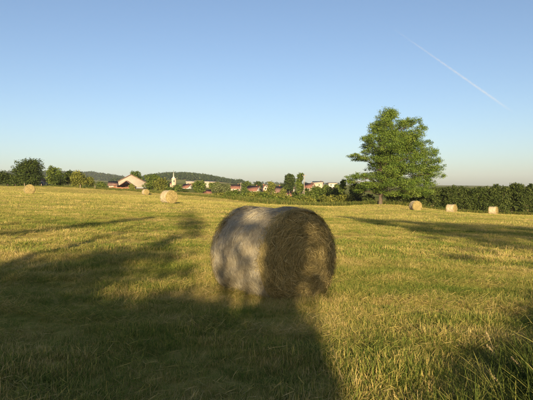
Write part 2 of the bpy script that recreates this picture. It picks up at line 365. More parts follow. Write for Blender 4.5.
def house(label, px, top, wpx, d, wall, rmat, rot=0, deep=9, pitch=.75, chim=1, name='house', minh=4.5):
    t = at(px, top, d); g = gz(t.x, d); W = max(3, wpx * d / F)
    if abs(math.sin(rot)) > .7: W, deep = max(6, deep), W       # gable end towards the viewer
    ridge = max(minh, t.z - g); g = t.z - ridge
    eave = max(1.8, ridge - deep / 2 * pitch)
    r = thing(name, label, 'house', (t.x, d, g), rot, 'village houses')
    m = MB(); m.gable(W, deep, eave, ridge - .02)
    wl = m.build('wall', wall, r)
    if g > gz(t.x, d) - .1 or True:
        m = MB(); m.box(-W / 2 - .1, W / 2 + .1, -deep / 2 - .1, deep / 2 + .1, min(-.7, gz(t.x, d) - g - 1.2), .35); m.build('plinth', M['stone'], r)
    ro = roof(r, W, deep, eave, ridge, rmat)
    for k in range(chim):
        m = MB(); cx = W * (.28 - .5 * k); m.box(cx - .3, cx + .3, .3, .9, ridge - 1.2, ridge + .9); m.build('chimney', M['boards'], ro)
    nwin = max(1, int(W / 3.2))
    for f in range(2 if eave > 4.6 else 1):
        for i in range(nwin): window(r, (-W / 2 + W * (i + .5) / nwin, -deep / 2, eave - 1.2 - 2.6 * f), '-y')
    for fx, face in ((W / 2, '+x'), (-W / 2, '-x')):
        for yy in (-deep * .22, deep * .22): window(r, (fx, yy, eave - 1.2), face)
        window(r, (fx, 0, eave + (ridge - eave) * .35), face, .8, .9)
    m = MB(); m.box(W * .12, W * .12 + 1, -deep / 2 - .06, -deep / 2 + .05, 0.35, 2.4); m.build('door', M['boards'], r)
    return r
H = math.pi / 2
house('long pale-roofed cream house above the red roof right of the church', 190, 180.8, 7.5, 520, M['tan'], M['greyroof'], .15, 9, .35, 0)
house('red-roofed house with a white gable just right of the church', 187.5, 184.3, 8, 420, M['white'], M['red'], -.5, 8)
house('long pale-roofed house with a white gable below the wooded hill', 208.5, 181, 10.5, 520, M['tan'], M['greyroof'], .3, 9, .35, 0)
house('small white cottage with a red roof at the far edge of the field', 207.3, 190.2, 4.6, 262, M['white'], M['red'], .25, 4, .8, 0, minh=3.6)
house('tiny pale shed among bushes beside the small white cottage', 194.2, 193.6, 2.8, 235, M['cream'], M['greyroof'], .2, 2.2, .4, 0, minh=2.4, name='shed')
house('red-roofed house right of the pale rounded bush', 235.5, 184.8, 9.5, 400, M['cream'], M['red'], .1, 9)
house('wide red-roofed house with a white gable behind the scrub', 253.5, 186.3, 11, 330, M['white'], M['red'], -.35, 9, .85)
house('pinkish house with a small brown roof behind the scrub', 265.2, 185.2, 4.6, 360, M['pink'], M['brownroof'], H + .2, 8)
house('dark brown-roofed house left of the round dark tree', 277.5, 186.8, 9, 300, M['pink'], M['brownroof'], .35, 8, .8)
house('low red-roofed house in front of the round dark tree', 288.5, 190, 8, 282, M['cream'], M['red'], 0, 6, .7)
house('narrow white house between the round tree and the columnar tree', 291.6, 185.8, 3.4, 292, M['white'], M['brownroof'], H - .15, 6)
house('red and cream house right of the pale utility pole', 309, 183.6, 9.5, 380, M['cream'], M['red'], -.55, 8)
house('broad cream house with a pale low roof on the rise', 318, 181.6, 10, 455, M['cream'], M['greyroof'], -.3, 10, .35)
house('white house with a flat pale roof left of the oak', 332, 182.8, 8, 470, M['white'], M['greyroof'], .1, 8, .2, 0)
house('small cream house with a brown roof left of the barn', 113.2, 182, 7.4, 232, M['white'], M['brownroof'], .2, 5, .6, 0, minh=3.4)
house('tan shed glimpsed between the left trees', 43.2, 178.5, 4.6, 190, M['tan'], M['brownroof'], H, 5, .5, 0, name='shed', minh=3)
for o in [o for o in COL.objects if o.name.startswith('shed') and o.parent is None]: o['category'] = 'shed'; o['group'] = 'village sheds'

# barn with a wide tan gable
bt = at(131.5, 175.4, 250); bgz = gz(bt.x, 250); BH = bt.z - bgz
barn = thing('barn', 'large tan gable-fronted barn with a brown roof beside the field', 'barn', (bt.x, 250, bgz), H + .22)
m = MB(); m.gable(16, 14.4, BH - 3.9, BH - .02); m.build('wall', M['tan'], barn)
roof(barn, 16, 14.4, BH - 3.9, BH, M['brownroof'], .3, .5)
m = MB(); m.box(-8.06, -7.9, 1.0, 4.2, -.3, 3.0); d_ = m.build('door', M['boards'], barn)
m = MB(); m.box(-8.12, -8.06, 2.4, 2.8, 1.2, 1.3); m.build('handle', M['frame'], d_)
pt = at(127, 181.3, 238); pg = gz(pt.x, 238); PH = pt.z - pg
por = thing('open_shed', 'brown open-fronted shed with a low gable roof in front of the barn', 'shed', (pt.x, 238, pg), H + .15)
roof(por, 6, 6.8, PH - 2.4, PH, M['brownroof'], .25, .5)
for sx in (-1, 1):
    for sy in (-1, 1):
        m = MB(); m.box(sx * 2.8 - .12, sx * 2.8 + .12, sy * 3.2 - .12, sy * 3.2 + .12, -.5, PH - 2.25); m.build('post', M['boards'], por)
m = MB(); m.box(2.4, 2.6, -3.1, 3.1, -.4, PH - 2.3); m.build('rear_wall', M['shade'], por)
m = MB(); m.box(-2.9, -2.7, -3.05, -.4, -.4, 1.5); m.build('front_panel', M['boards'], por)
m = MB(); m.box(-2.4, 2.3, 3.05, 3.15, -.4, PH - 2.5); m.build('side_wall', M['boards'], por)
lt = at(141.6, 187.4, 236); lg = gz(lt.x, 236); LH = max(1.2, lt.z - lg)
low = thing('low_shed', 'low pale blue-grey lean-to at the right foot of the barn', 'shed', (lt.x, 236, lg), .1)
m = MB(); m.box(-2.1, 2.1, -1.2, 1.2, -.5, LH - .25); m.build('wall', M['shade'], low)
m = MB(); m.quadbox([(-2.3, -1.5, LH - .34), (2.3, -1.5, LH - .34), (2.3, 1.5, LH - .1), (-2.3, 1.5, LH - .1), (-2.3, -1.5, LH - .2), (2.3, -1.5, LH - .2), (2.3, 1.5, LH + .05), (-2.3, 1.5, LH + .05)]); m.build('roof', M['bluewhite'], low)
# reddish board fence in front of the barn
fa, fb = at(109.5, 189, 226), at(129, 189, 226); fn = thing('board_fence', 'reddish wooden board fence in front of the cream house and open shed', 'fence', (fa.x, 226, gz(fa.x, 226)))
nb = 22; step = (fb.x - fa.x) / nb
mb_ = MB(); mb_.box(0, step * .86, 0, .03, -.2, 1.25); bme = mesh_np('board', np.array(mb_.v), [np.array(mb_.f4)], M['boards'])
rng = np.random.default_rng(3)
for i in range(nb):
    o = add('board', bme, fn, (i * step, 0, gz(fa.x + i * step, 226) - gz(fa.x, 226) + rng.uniform(-.05, .12))); o.rotation_euler[1] = rng.normal() * .02
m = MB(); m.box(0, nb * step, .05, .1, .3, .4); m.box(0, nb * step, .05, .1, .9, 1.0); m.build('rail', M['boards'], fn)

# church
ct = at(173.6, 171.6, 460); cb = gz(ct.x, 460); tw = 3.9 * 460 / F / 2; tz = at(173.6, 178.8, 460).z - cb; CH = ct.z - cb
ch = thing('church', 'village church with a tan tower and slender pale spire', 'church', (ct.x, 460, cb), .35)
m = MB(); m.box(-tw, tw, -tw, tw, -1, tz); m.build('tower', M['stone'], ch)
m = MB(); m.box(-tw - .2, tw + .2, -tw - .2, tw + .2, tz, tz + .35); m.build('cornice', M['white'], ch)
m = MB(); m.cone((0, 0), tw * .95, tw * .36, tz + .35, tz + 1.7, 8); m.cone((0, 0), tw * .34, .06, tz + 1.7, CH, 8); sp = m.build('spire', M['spire'], ch)
m = MB(); m.box(-.05, .05, -.05, .05, CH - .1, CH + 1.2); m.box(-.35, .35, -.05, .05, CH + .7, CH + .82); m.build('cross', M['shade'], sp)
for f in ('-y', '+x', '-x'):
    c = {'-y': (0, -tw, tz - 2), '+x': (tw, 0, tz - 2), '-x': (-tw, 0, tz - 2)}[f]; window(ch, c, f, .9, 1.9)
window(ch, (0, -tw, tz - 6), '-y', .7, 1.2)
nv = MB(); nv.gable(14, 5, 2.4, 4.6); nvo = nv.build('nave', M['cream'], ch); nvo.location = (0, tw + 8, 0); nvo.rotation_euler = (0, 0, H); r_ = roof(ch, 14, 5, 2.4, 4.7, M['red'], name='nave_roof'); r_.location = (0, tw + 8.02, 0); r_.rotation_euler = (0, 0, H)

# utility poles
def pole(label, px, top, d, r=.10):
    t = at(px, top, d); g = gz(t.x, d); h = t.z - g
    o = thing('utility_pole', label, 'pole', (t.x, d, g), 0, 'village utility poles')
    m = MB(); m.cone((0, 0), r * 1.25, r * .8, -.5, h, 8); m.build('post', M['pole'], o)
    m = MB(); m.box(-.75, .75, -.06, .06, h - .55, h - .43); a = m.build('crossarm', M['post'], o)
    for x in (-.65, 0, .65):
        m = MB(); m.cone((x, 0), .05, .03, h - .43, h - .25, 6); m.build('insulator', M['white'], a)
pole('tall pale utility pole right of the columnar tree', 304.3, 174.2, 196)
pole('pale utility pole beside the red-roofed house left of the scrub', 240.8, 182.4, 300, .13)
def post(label, px, top, d, w=.12, mat='post'):
    t = at(px, top, d); g = gz(t.x, d); h = max(.9, t.z - g)
    m = MB(); m.cone((0, 0), w, w * .85, -.4, h, 7); m.cone((0, 0), w * .85, w * .3, h, h + .06, 7)
    o = m.build('fence_post', M[mat]); o.location = (t.x, d, g); tag(o, label, 'post', 'weathered posts along the left field edge')
post('pale post at the foot of the largest left tree', 24.4, 183.2, 163, .10)
post('pale post between the largest left tree and the thin-topped tree', 41.4, 184, 163, .11)
post('pale post left of the dark rounded shrub', 80.2, 185.2, 156, .10)
post('pale post right of the dark rounded shrub', 95.0, 186.2, 154, .09)
post('short dark brown post nearest the left picture edge', 7.6, 184.6, 164, .22, 'shade')
post('short dark brown post in line with the largest left tree', 15.4, 184.6, 164, .22, 'shade')

# ------------------------------------------------------------------ trees and bushes round the field
rng = np.random.default_rng(11)
TG = 'trees and bushes along the field edge'
for a in [
    ('leafy_tree', 'dark tree cut off by the left picture edge', -5, 170.5, 22, 178, 'dark', 'tree'),
    ('leafy_tree', 'low dark tree between the picture edge and the largest left tree', 8, 172.8, 15, 180, 'dark', 'bush'),
    ('leafy_tree', 'largest broad dark tree on the left of the field', 28.5, 159.3, 33, 172, 'dark', 'tree'),
    ('leafy_bush', 'rounded bush at the foot of the largest left tree', 31, 173.5, 19, 166, 'dark', 'bush'),
    ('leafy_bush', 'dark bush left of the largest left tree trunk', 18, 175.5, 14, 170, 'dark', 'bush'),
    ('leafy_tree', 'thin-topped tree right of the largest left tree', 54, 166.8, 17, 166, 'mid', 'bush'),
    ('leafy_bush', 'low bush beneath the thin-topped tree', 58, 174.5, 16, 164, 'dark', 'bush'),
    ('leafy_tree', 'small dark tree left of the yellow-green bush', 68, 170.6, 13, 182, 'dark', 'tree'),
    ('leafy_bush', 'broad yellow-green bush on the left field edge', 80, 171.6, 20, 170, 'yellow', 'bush'),
    ('leafy_bush', 'yellow-green bush reaching right above the dark shrub', 88, 176.0, 13, 172, 'yellow', 'bush'),
    ('leafy_bush', 'dark rounded shrub between two pale posts', 86, 184.6, 9.5, 157, 'hedge', 'shrub'),
    ('leafy_bush', 'small green bush left of the cream house', 100.5, 181.6, 10, 205, 'mid', 'bush'),
    ('leafy_bush', 'small bush screening the front of the open shed', 131.5, 183.6, 6.5, 222, 'yellow', 'bush'),
    ('leafy_bush', 'thin bush behind the cream house left of the barn', 118.5, 180.6, 6, 246, 'mid', 'bush'),
    ('leafy_tree', 'round tree rising behind the barn roof', 135.5, 170.8, 13, 300, 'mid', 'tree'),
    ('leafy_tree', 'broad green tree right of the barn', 153, 173.6, 17, 232, 'mid', 'bush'),
    ('leafy_bush', 'rounded lighter bush left of the church tower', 161, 178.0, 16, 218, 'yellow', 'bush'),
    ('leafy_bush', 'low bush below the church tower', 172.5, 187.0, 13, 212, 'mid', 'bush'),
    ('leafy_bush', 'low dark bush below the red roof by the church', 183, 188.8, 15, 210, 'dark', 'bush'),
    ('leafy_tree', 'dark tree left of the church tower', 165.5, 181, 12, 300, 'dark', 'bush'),
    ('leafy_tree', 'green tree between the two pale-roofed houses', 198, 180.6, 14, 256, 'mid', 'bush'),
    ('leafy_tree', 'green tree right of the small white cottage', 215, 182.4, 11, 300, 'mid', 'tree'),
    ('leafy_bush', 'low bush left of the small white cottage', 199.5, 190.5, 6, 250, 'mid', 'bush'),
    ('leafy_bush', 'pale grey-green rounded bush at the field edge', 222, 183.6, 18, 192, 'pale', 'bush'),
    ('leafy_bush', 'dull green bush right of the pale rounded bush', 233, 190.5, 14, 165, 'mid', 'bush'),
    ('leafy_tree', 'round dark tree left of the wide red roof', 246.5, 181.2, 10, 360, 'mid', 'tree'),
    ('leafy_tree', 'small dark round tree above the wide red roof', 258.3, 180.8, 7.5, 390, 'dark', 'tree'),
    ('leafy_tree', 'yellow-green tree between the pink and brown houses', 271.2, 180.6, 9, 290, 'yellow', 'bush'),
    ('leafy_tree', 'round dark tree touching the columnar tree', 289.5, 173.2, 13, 272, 'dark', 'tree'),
    ('columnar_tree', 'tall columnar tree behind the bale', 299.8, 171.3, 8.6, 205, 'mid', 'poplar'),
    ('leafy_bush', 'broad dark bush right of the utility pole', 313, 187.0, 20, 165, 'mid', 'bush'),
    ('leafy_bush', 'broad bush below the cream houses', 325, 186.2, 18, 168, 'mid', 'bush'),
    ('leafy_bush', 'dark bush below the flat-roofed house', 335, 187.2, 14, 158, 'dark', 'bush'),
    ('leafy_tree', 'slender loose tree left of the oak', 342.5, 177.6, 9, 142, 'mid', 'bush'),
    ('leafy_tree', 'dark tree in the gap under the oak left boughs', 356, 181.5, 17, 132, 'dark', 'bush'),
    ('leafy_bush', 'shaded bush left of the oak trunk', 368, 194.5, 15, 119, 'hedge', 'shrub'),
    ('leafy_bush', 'rounded weedy bush left of the oak', 345, 193.2, 22, 127, 'yellow', 'shrub'),
    ('leafy_bush', 'rounded weedy bush behind the bale right shoulder', 327, 195.2, 18, 128, 'yellow', 'shrub'),
    ('leafy_bush', 'scrub bush right of the pale rounded bush, leftmost of the scrub', 241, 193.4, 13, 140, 'mid', 'shrub'),
    ('leafy_bush', 'scrub bush under the wide red roof', 252, 191.8, 15, 142, 'yellow', 'shrub'),
    ('leafy_bush', 'scrub bush under the pinkish house', 263, 192.4, 14, 141, 'mid', 'shrub'),
    ('leafy_bush', 'scrub bush under the dark brown roof', 275, 193.6, 15, 140, 'yellow', 'shrub'),
    ('leafy_bush', 'scrub bush under the low red roof', 287, 194.8, 14, 138, 'yellow', 'shrub'),
    ('leafy_bush', 'dark scrub bush at the foot of the columnar tree', 300, 194.0, 15, 142, 'mid', 'shrub'),
    ('leafy_bush', 'shaded bush just right of the oak trunk', 392, 193.0, 15, 117, 'hedge', 'shrub'),
    ('leafy_bush', 'shaded bush under the right side of the oak', 406, 190.0, 18, 118, 'hedge', 'shrub'),
    ('leafy_bush', 'shaded bush between the oak and the hedge', 421, 187.5, 19, 117, 'hedge', 'shrub'),
]:
    tree(a[0], a[1], a[2], a[3], a[4], a[5], M[a[6]], rng, a[7], TG, 'bush' if 'bush' in a[0] else 'tree')
ex = [(148, 181, 9, 280, 'in the gap between barn and broad tree'), (178, 184.5, 10, 330, 'just right of the church tower'), (166, 184.5, 9, 320, 'at the left foot of the church tower'), (180, 189, 10, 300, 'in front of the church nave'), (193.5, 182.9, 8, 430, 'under the long cream house'),
      (202, 182.8, 6, 440, 'under the left end of the long white-gabled house'), (211.5, 182.7, 8, 450, 'under the right end of the long white-gabled house'), (227, 186.5, 10, 330, 'left of the first red roof in the scrub'), (236, 189.6, 12, 260, 'hiding the walls of the house right of the pale bush'), (244, 187.5, 9, 300, 'between two red roofs'),
      (249, 190.8, 9, 230, 'hiding the wall of the wide red-roofed house'), (258, 191.3, 9, 235, 'in front of the white gable'), (266, 190.6, 8, 225, 'in front of the pinkish house'), (283.5, 187.8, 7, 260, 'between the brown roof and the round dark tree'), (278, 192.3, 10, 220, 'in front of the dark brown roof'),
      (294.5, 191.6, 8, 215, 'left foot of the columnar tree'), (306.5, 188, 7, 240, 'right behind the utility pole'), (317, 186.3, 10, 330, 'below the broad cream house'), (326, 184.6, 8, 420, 'between the broad cream house and the flat-roofed house'), (337.5, 183.5, 8, 300, 'right of the flat-roofed house'), (303, 184.4, 6, 390, 'left of the red and cream house'), (284, 184, 9, 420, 'left behind the round dark tree')]
for px, top, w, d, wd_ in ex:
    tree('village_tree', 'small green village tree ' + wd_, px, top, w, d, M[['mid', 'dark', 'yellow'][int(rng.integers(0, 3))]], rng, 'bush', 'small trees among the village houses', 'tree')
sc_ = [(229, 193.5, 'first of the front scrub'), (238, 196.5, 'in front of the leftmost scrub'), (247, 195.4, 'left of the bale top'), (258, 196, 'above the left end of the bale'), (269, 195.2, 'above the middle of the bale'), (281, 197, 'above the bale seam'), (293, 197.6, 'above the bale end'), (307, 196.2, 'left of the pole foot bush'), (316, 197.6, 'right of the bale top'), (337, 197.2, 'between the two weedy bushes'), (356, 198, 'left of the oak shade'), (218, 192.6, 'at the foot of the pale rounded bush')]
for px, top, wd_ in sc_:
    tree('scrub_bush', 'low weedy yellow-green scrub bush ' + wd_, px, top, 16, 131 + rng.uniform(-3, 4) if px > 225 else 150, M['yellow' if rng.random() < .6 else 'mid'], rng, 'shrub', 'low scrub along the field edge', 'bush')
# tall dark hedge on the right: one shrub after another
HP = [(434, 187.2), (443, 185.4), (452, 186.4), (461, 184.8), (469, 186.6), (478, 184.9), (487, 184.2), (495, 183.0), (504, 183.8), (512, 182.6), (521, 183.6), (530, 183.0), (540, 184.0), (551, 182.6)]
words = ['beside the oak, first of the hedge', 'left of the middle right-hand bale', 'behind the middle right-hand bale', 'just right of the middle right-hand bale', 'midway between the two right-hand bales',
         'left of the rightmost bale', 'behind the rightmost bale left end', 'behind the rightmost bale right end', 'just right of the rightmost bale', 'second right of the rightmost bale', 'third right of the rightmost bale', 'at the right picture edge', 'just past the right picture edge', 'well past the right picture edge']
for (px, top), w in zip(HP, words):
    tree('hedge_shrub', 'tall dark hedge shrub ' + w, px, top + rng.uniform(-1.6, 1.2), rng.uniform(15, 20), 116 - (px - 434) * .03 + rng.uniform(-1, 1), M['hedge' if rng.random() < .7 else 'dark'], rng, 'shrub', 'shrubs of the tall dark hedge', 'shrub', dens=5, leaf=.27)

# the oak
def oak():
    rng = np.random.default_rng(21); D = 114.0
    b = at(380.2, 205.6, D); g = gz(b.x, D)
    root = thing('oak_tree', 'large spreading oak with tiered boughs and a lopsided crown', 'tree', (b.x, D, g))
    Z = [(165, 55, 36, 18), (188, 46, 24, 12), (140, 85, 34, 16), (110, 138, 36, 18), (165, 112, 42, 22), (225, 92, 28, 16), (250, 76, 24, 12), (266, 115, 30, 16), (215, 135, 42, 20), (150, 165, 46, 18), (98, 158, 26, 13),
         (45, 195, 24, 8), (82, 204, 34, 10), (125, 207, 34, 12), (180, 200, 46, 19), (250, 160, 38, 16), (290, 186, 36, 15), (240, 205, 42, 17), (320, 215, 30, 13), (336, 240, 22, 12), (285, 240, 44, 16), (220, 245, 44, 17), (155, 250, 38, 15),
         (112, 264, 38, 11), (60, 268, 30, 11), (40, 285, 19, 9), (90, 296, 42, 12), (70, 318, 26, 8), (150, 292, 42, 14), (210, 290, 44, 16), (270, 280, 42, 16), (312, 285, 26, 13), (240, 322, 42, 14), (182, 326, 32, 11), (282, 322, 32, 14), (130, 318, 28, 9), (200, 165, 40, 16), (130, 110, 24, 12), (300, 150, 16, 10), (160, 228, 36, 14), (205, 222, 36, 14), (140, 188, 30, 12), (185, 262, 40, 14), (165, 140, 34, 14), (250, 135, 28, 12), (95, 180, 24, 10), (122, 234, 26, 10), (300, 262, 34, 14), (235, 178, 36, 15), (190, 80, 22, 11)]
    cl = []; sc = D / F / 3.48
    for i, (zx, zy, rx, ry) in enumerate(Z):
        hw = 95 - abs(zx - 190) * .45
        for k in range(3):
            p = at(340 + (zx + rng.normal() * 5) / 3.48, 100 + zy / 3.48, D)
            cl.append((p.x - b.x, rng.normal() * .5 * hw * sc + (k - 1) * hw * .55 * sc, p.z - g + rng.normal() * .15, rx * sc * rng.uniform(.85, 1.05), rx * sc * .95, ry * sc * rng.uniform(1.0, 1.3) * (1.12 if 110 < zx < 300 else .85)))
    add('crown', crown_mesh('crown', cl, 160000, .21, M['oak'], rng, .7, .5, 9), root)
    top = at(378, 118, D).z - g
    tr = [np.array([0, 0, -.3]), np.array([.1, 0, 2.2]), np.array([.3, .1, 5]), np.array([.0, .2, 9]), np.array([.4, 0, 13]), np.array([.2, 0, top])]
    paths = [(np.array(tr), np.array([.50, .36, .33, .25, .16, .04]))]
    for c in cl:
        z0 = min(max(1.9, c[2] * .72), top * .8); s = z0 / top
        paths.append(limb((.15, .1, z0), c[:3], .09 * (1 - s) + .035, .02, rng, 6, .08, .06))
    add('trunk', tubes('trunk', paths, M['bark'], 7), root)
oak()

# hedgerow behind the viewpoint: its gaps and crowns shade the foreground
def shade_row():
    rng = np.random.default_rng(31); te = math.tan(SUN_EL); tb = math.tan(SUN_BETA); YT = -14.0
    rows = [
        ('hedgerow_tree', 'leafy hedgerow tree behind the viewpoint, far left', -12, [(x, 1.0, 1.0, 6.2) for x in np.arange(-15, -6.5, 1.0)] + [(-13, 8, 2.6, 5), (-9, 7, 2.0, 4.2), (-6.6, 6.5, 1.3, 4.2), (-9.8, 14.2, 1.0, 1.0), (-7.9, 16.6, .8, .8), (-7.5, 18, .55, 1.2), (-7.0, 20, .42, 1.8), (-6.7, 22, .4, 1.8), (-6.4, 24, .36, 2.2), (-6.1, 26, .33, 1.8), (-9, 15.3, .8, .9), (-11, 13.2, 1.2, 1), (-5.9, 27.4, .3, 1.6), (-11, 11.5, .8, 2)]),
        ('hedgerow_tree', 'leafy hedgerow tree behind the viewpoint, left of centre', -4, [(x, 1.0, .9, 7.0) for x in np.arange(-6.4, -1.8, .8)] + [(-5.4, 7.0, 1.2, 4.0), (-4.5, 8, 1.1, 4.4), (-3.7, 9, .9, 4.4), (-2.5, 12, .9, 1.6), (-3.0, 7.5, .9, 3.4), (-3.3, 11, .8, 3), (-1.8, 9.8, .8, .7), (-2.8, 9.2, .7, 1.2), (-2.6, 5.6, .9, 2.4), (-1.7, 5.4, .8, 2.4), (-3.8, 6, 1.0, 2.4), (-2.6, 18.5, .5, 1.8), (-2.9, 21.5, .55, 1.8), (-3.9, 27.5, .65, 2.6, 130), (-5.0, 35, .7, 3, 45), (-3.4, 24, .7, 3.2), (-4.5, 31, .8, 5, 75), (-5.6, 39, .7, 4, 60), (-2.9, 15.5, .35, 2.6)]),
        ('hedgerow_tree', 'slim hedgerow tree behind the viewpoint, near centre', 0, [(x, 1.0, .75, 7.0) for x in np.arange(-1.9, -.6, .6)] + [(-.2, 1.0, .5, 6.0), (.05, 1.5, .55, 5.6), (.25, 4.5, .38, 5), (-.9, 4.5, .7, 3.2)] + [(.22, y, .33, 1.6) for y in np.arange(8.5, 15, 1.3)] + [(-.25, 15.6, .8, 1.3), (-1.0, 14.6, .4, 1.6), (-.1, 12.4, .55, .55), (-.62, 12.8, .3, .5), (-.02, 10.2, .17, 3.2), (-.02, 14.0, .22, 1.0), (-.62, 14.0, .14, .9), (.75, 13.8, .45, 1.9), (.90, 10.9, .17, 2.3), (-.74, 10.6, .09, 2.2), (-1.2, 5.2, .7, 3.0), (.05, 9.5, .12, 2.5), (-.4, 10.9, .42, 2.2, 75), (.68, 9.8, .26, 2.4, 170), (.75, 8.6, .25, 1.0, 150), (-.85, 12.6, .25, 2.5, 200)]),
        ('hedgerow_tree', 'tall hedgerow tree behind the viewpoint, right', 10, [(6.2, 40, .9, 4), (6.5, 32, 1.2, 4.5), (8.2, 27, 1.7, 4), (10.2, 31, 2, 5), (12.2, 27, 2.0, 6), (14.8, 25, 2.4, 8), (4.95, 14.2, .5, .9), (8.2, 19, 1.3, 1.8), (6.6, 20.8, .7, 1.0), (10.8, 15.5, 2.0, 4.0), (15, 13, 3, 8), (7.0, 11.4, 1.0, 2.2), (9, 22.5, 1.4, 2.6), (12, 20.5, 2, 3.6), (7.6, 25, 1.2, 2.6), (7.4, 36, 1.0, 4), (9.4, 36, 1.4, 4), (12.5, 34, 2, 4), (8.6, 13.4, 1.4, 1.8), (6.2, 16.6, .6, .8), (10.6, 26, 1.6, 3), (16, 33, 2.5, 6)]),
        ('hedgerow_shrub', 'low hedgerow shrub behind the viewpoint, right', 4, [(1.2, -2.5, 1.0, 4.0), (2.6, 1.2, 1.2, 2.8), (4.3, 3.2, 1.4, 3.2), (6.4, 4, 1.6, 4.5), (9, 4, 2.5, 6), (12.5, 3, 3, 7), (3.5, 3.0, 1.2, 3.0), (5.4, 5.4, 1.3, 3.2), (4.5, 6.8, 1.0, 2.0)]),
    ]
    for nm, lab, x0, bl in rows:
        g = gz(x0, YT); root = thing(nm, lab, 'tree' if 'tree' in nm else 'shrub', (x0, YT, g), 0, 'hedgerow behind the viewpoint'); cl = []
        for x, Y, rx, ry, *dn in bl:
            yt = YT + rng.uniform(-.25, .25); h = (Y - yt) * te + gz(x, max(Y, 2)); xt = x - tb * (Y - yt)
            cl.append((xt - x0, yt - YT, max(h - g, .3), rx, max(.4, min(rx, 1.2)), ry * te, dn[0] if dn else 0))
        area = sum(math.pi * c[3] * c[5] for c in cl); n = int(area * 750)
        # leaves spread evenly over each clump's silhouette
        Vs, Qs, vs, off = [], [], [], 0
        for c in cl:
            yy = (c[2] + g) / te + YT; hz_ = c[3] < .5 or yy < 7.5; k = max(30, int(math.pi * c[3] * c[5] * (c[6] or ((470 if 'slim' in lab or 'shrub' in nm else 310) if hz_ else 220)))); d = rng.normal(size=(k, 3)); d /= np.linalg.norm(d, axis=1, keepdims=True)
            C = np.array(c[:3]) + d * rng.random((k, 1)) ** .4 * np.array(c[3:6]) * rng.uniform(.8, 1.18, (k, 1)); nr = d + rng.normal(size=(k, 3)) * .8; nr /= np.linalg.norm(nr, axis=1, keepdims=True)
            V, q, vv = leaves(C, nr, .17, rng); Vs.append(V); Qs.append(q + off); vs.append(vv); off += len(V)
        add('crown', mesh_np('crown', np.vstack(Vs), [np.vstack(Qs)], M['mid'], {'v': np.concatenate(vs)}), root)
        hi = max(c[2] for c in cl); paths = [limb((0, 0, -.2), (0, 0, hi * .6), .16, .05, rng, 6, .03, 0)]
        for c in cl: paths.append(limb((0, 0, min(c[2] * .5, hi * .55)), c[:3], .06, .015, rng, 6))
        add('trunk', tubes('trunk', paths, M['bark'], 6), root)
shade_row()

# ------------------------------------------------------------------ hay bales
def strawmat(name, cols, spec=.15, patch=.25, pscale=3.0):
    m, N, L, b = newmat(name); a = N.new('ShaderNodeAttribute'); a.attribute_name = 'v'; tc = N.new('ShaderNodeTexCoord'); n = noise(N, L, pscale, 5, tc.outputs['Object'])
    k = N.new('ShaderNodeMath'); k.operation = 'MULTIPLY_ADD'; k.inputs[1].default_value = 2 * patch; k.inputs[2].default_value = -patch; L.new(n.outputs[0], k.inputs[0])
    s = N.new('ShaderNodeMath'); s.operation = 'ADD'; s.use_clamp = True; L.new(a.outputs['Fac'], s.inputs[0]); L.new(k.outputs[0], s.inputs[1])
    r = ramp(N, [(i / (len(cols) - 1), c) for i, c in enumerate(cols)]); L.new(s.outputs[0], r.inputs[0]); L.new(r.outputs[0], b.inputs['Base Color'])
    b.inputs['Roughness'].default_value = .7; b.inputs['Specular IOR Level'].default_value = spec
    return m
M['end_hay'] = strawmat('end_hay', [(.14, .118, .046), (.255, .21, .086), (.37, .30, .13), (.54, .445, .22)])
M['side_hay'] = strawmat('side_hay', [(.235, .21, .146), (.32, .288, .20), (.39, .352, .247), (.48, .436, .315)])
M['net'] = plain('net_twine', (.52, .52, .48), .15, 5, .6)
M['core'] = plain('hay_core', (.24, .20, .085), .45, 14, .95, .8)
M['core_side'] = plain('hay_core_side', (.35, .30, .20), .3, 18, .95, .8)
def strips(P, Wd, v, w):
    """P (n,k,3) centre lines, Wd (n,k,3) width directions, w (n,) widths"""
    n, k, _ = P.shape; tap = np.ones(k); tap[0] = .5; tap[-1] = .25
    o = Wd * (w[:, None, None] * .5) * tap[None, :, None]
    V = np.stack([P - o, P + o], 2).reshape(-1, 3); b = (np.arange(n) * k * 2)[:, None] + (np.arange(k - 1) * 2)[None]
    q = np.stack([b, b + 1, b + 3, b + 2], -1).reshape(-1, 4)
    return V, q, np.repeat(v, 2 * k)
BR, BL = .735, 1.38
def deform(P):
    P = np.array(P, float); z = P[..., 2]; zf = -.90 * BR
    P[..., 1] *= 1 + .035 * np.clip(-z / BR, -.6, 1)
    P[..., 2] = np.where(z < zf, zf + (z - zf) * .3, z); P[..., 2] += .012 * np.sin(5 * P[..., 0])
    return P
def lump(th, x): return .012 * np.sin(3 * th + 4 * x) + .010 * np.sin(7 * th - 9 * x + 1) + .010 * np.sin(13 * x + 2 * th) + .006 * np.sin(17 * th + 11 * x)
